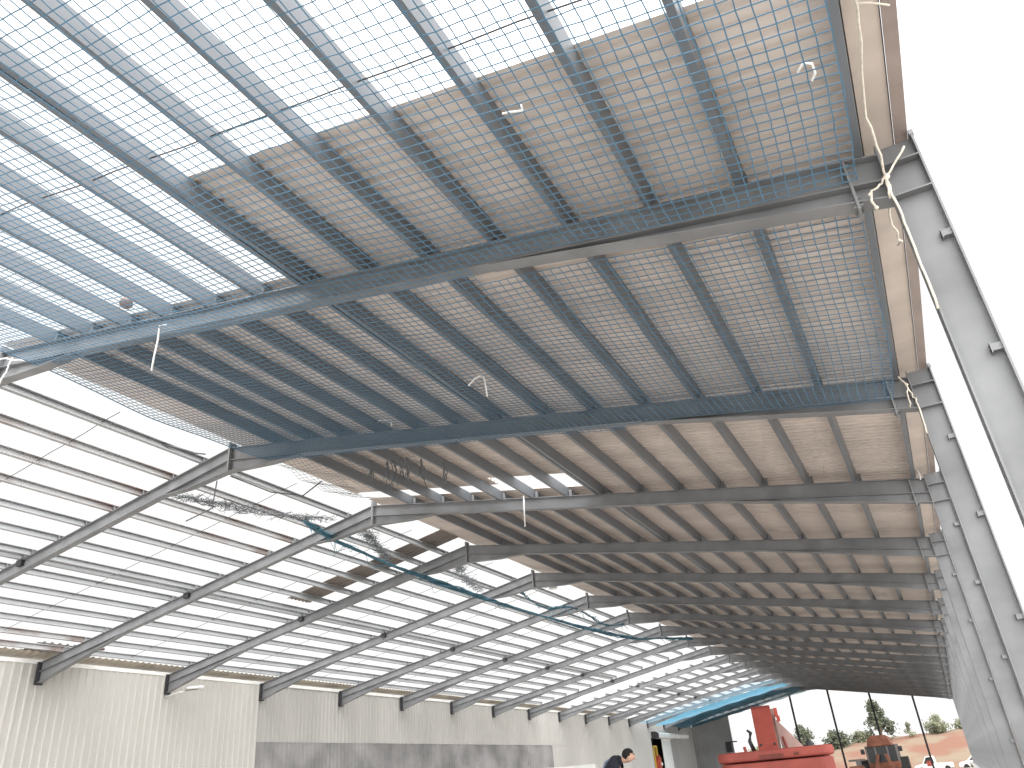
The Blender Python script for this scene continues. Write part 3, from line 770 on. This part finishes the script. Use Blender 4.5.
keep = [i for i, f in enumerate(b.f) if sum(b.v[q][2] for q in f)/len(f) > 1.565-.9*(.33-sum(b.v[q][0] for q in f)/len(f)) and True]
b.f = [b.f[i] for i in keep]; b.m = [b.m[i] for i in keep]
hr = b.build('hair', M['hair'], man, smooth=True); sm = hr.modifiers.new('thick', 'SOLIDIFY'); sm.thickness = .012
jk = [[(HIP,(.18,.16)),(WA,(.19,.165)),(CH,(.215,.185)),(NB,(.115,.10)),(NK,.068)]]
for s in (-1, 1): jk.append([(CH,(.215,.185))]+[(p, r_*1.22) for p, r_ in arm(s)[1:4]])
skin_obj('jacket', jk, M['navy'], man)
tr = []
for s in (-1, 1): tr.append([(HIP,(.155,.14))]+[(p, r_*1.12) for p, r_ in leg(s)[1:4]])
skin_obj('trousers', tr, M['navy'], man)
for s in (-1, 1):
    skin_obj('shoe', [[((-.15,s*.11,.055),.05),((-.06,s*.115,.055),.055),((.09,s*.125,.04),.042)]], M['dark'], man)
    b = MB(); b.tube([(-.22,s*.05,1.10),(-.135,s*.06,1.36),(-.07,s*.10,1.49),(.02,s*.12,1.535),(.10,s*.11,1.51)], .018, 6); b.build('shoulder_strap', M['strap'], man, smooth=True)
b = MB(); b.tube([(-.10,-.15,1.34),(-.135,-.06,1.36),(-.135,.06,1.36),(-.10,.15,1.34)], .018, 6); b.build('cross_strap', M['strap'], man, smooth=True)
tag(man, 'person in navy work jacket with pale straps, stooping, back turned', 'person')

# ------------------------------------------------------------------ sky: bright overcast, brighter behind the camera and over the open side
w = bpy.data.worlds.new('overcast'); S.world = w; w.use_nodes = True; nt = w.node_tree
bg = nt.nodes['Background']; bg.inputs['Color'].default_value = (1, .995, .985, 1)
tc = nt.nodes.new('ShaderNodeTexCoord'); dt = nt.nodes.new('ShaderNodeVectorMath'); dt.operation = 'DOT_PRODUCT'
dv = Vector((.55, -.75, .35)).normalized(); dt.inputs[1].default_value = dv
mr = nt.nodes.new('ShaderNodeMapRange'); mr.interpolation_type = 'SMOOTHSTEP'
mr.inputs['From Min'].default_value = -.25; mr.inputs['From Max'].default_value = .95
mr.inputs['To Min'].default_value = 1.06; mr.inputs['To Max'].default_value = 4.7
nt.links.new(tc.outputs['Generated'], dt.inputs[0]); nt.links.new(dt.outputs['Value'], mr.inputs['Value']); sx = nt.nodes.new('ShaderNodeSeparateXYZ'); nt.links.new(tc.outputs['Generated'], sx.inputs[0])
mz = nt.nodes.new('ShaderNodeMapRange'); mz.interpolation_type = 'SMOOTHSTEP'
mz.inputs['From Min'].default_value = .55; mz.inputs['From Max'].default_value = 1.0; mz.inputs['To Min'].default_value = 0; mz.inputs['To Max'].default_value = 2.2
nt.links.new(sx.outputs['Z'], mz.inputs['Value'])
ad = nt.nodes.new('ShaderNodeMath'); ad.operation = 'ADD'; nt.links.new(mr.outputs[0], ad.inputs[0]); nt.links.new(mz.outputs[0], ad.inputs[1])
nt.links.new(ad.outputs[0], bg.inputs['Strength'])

# ------------------------------------------------------------------ camera
yaw, pitch, rollA, F = -.4421, .4843, -.0909, 769.97
fwd = Vector((math.sin(yaw)*math.cos(pitch), math.cos(yaw)*math.cos(pitch), math.sin(pitch)))
r0 = Vector((math.cos(yaw), -math.sin(yaw), 0)); u0 = r0.cross(fwd)
rt = math.cos(rollA)*r0+math.sin(rollA)*u0; up = math.cos(rollA)*u0-math.sin(rollA)*r0
cd = bpy.data.cameras.new('camera'); cam = bpy.data.objects.new('camera', cd); COL.objects.link(cam)
cd.sensor_width = 36; cd.lens = F/1024*36; cd.clip_start = .05; cd.clip_end = 600
cam.matrix_world = Matrix(((rt.x, up.x, -fwd.x, 0), (rt.y, up.y, -fwd.y, 0), (rt.z, up.z, -fwd.z, 1.3), (0,0,0,1)))
S.camera = cam
S.view_settings.view_transform = 'Standard'; S.view_settings.look = 'None'; S.view_settings.gamma = 1; S.view_settings.exposure = 0.0
S.view_settings.use_curve_mapping = False
S.cycles.max_bounces = 10; S.cycles.diffuse_bounces = 6; S.cycles.transparent_max_bounces = 16
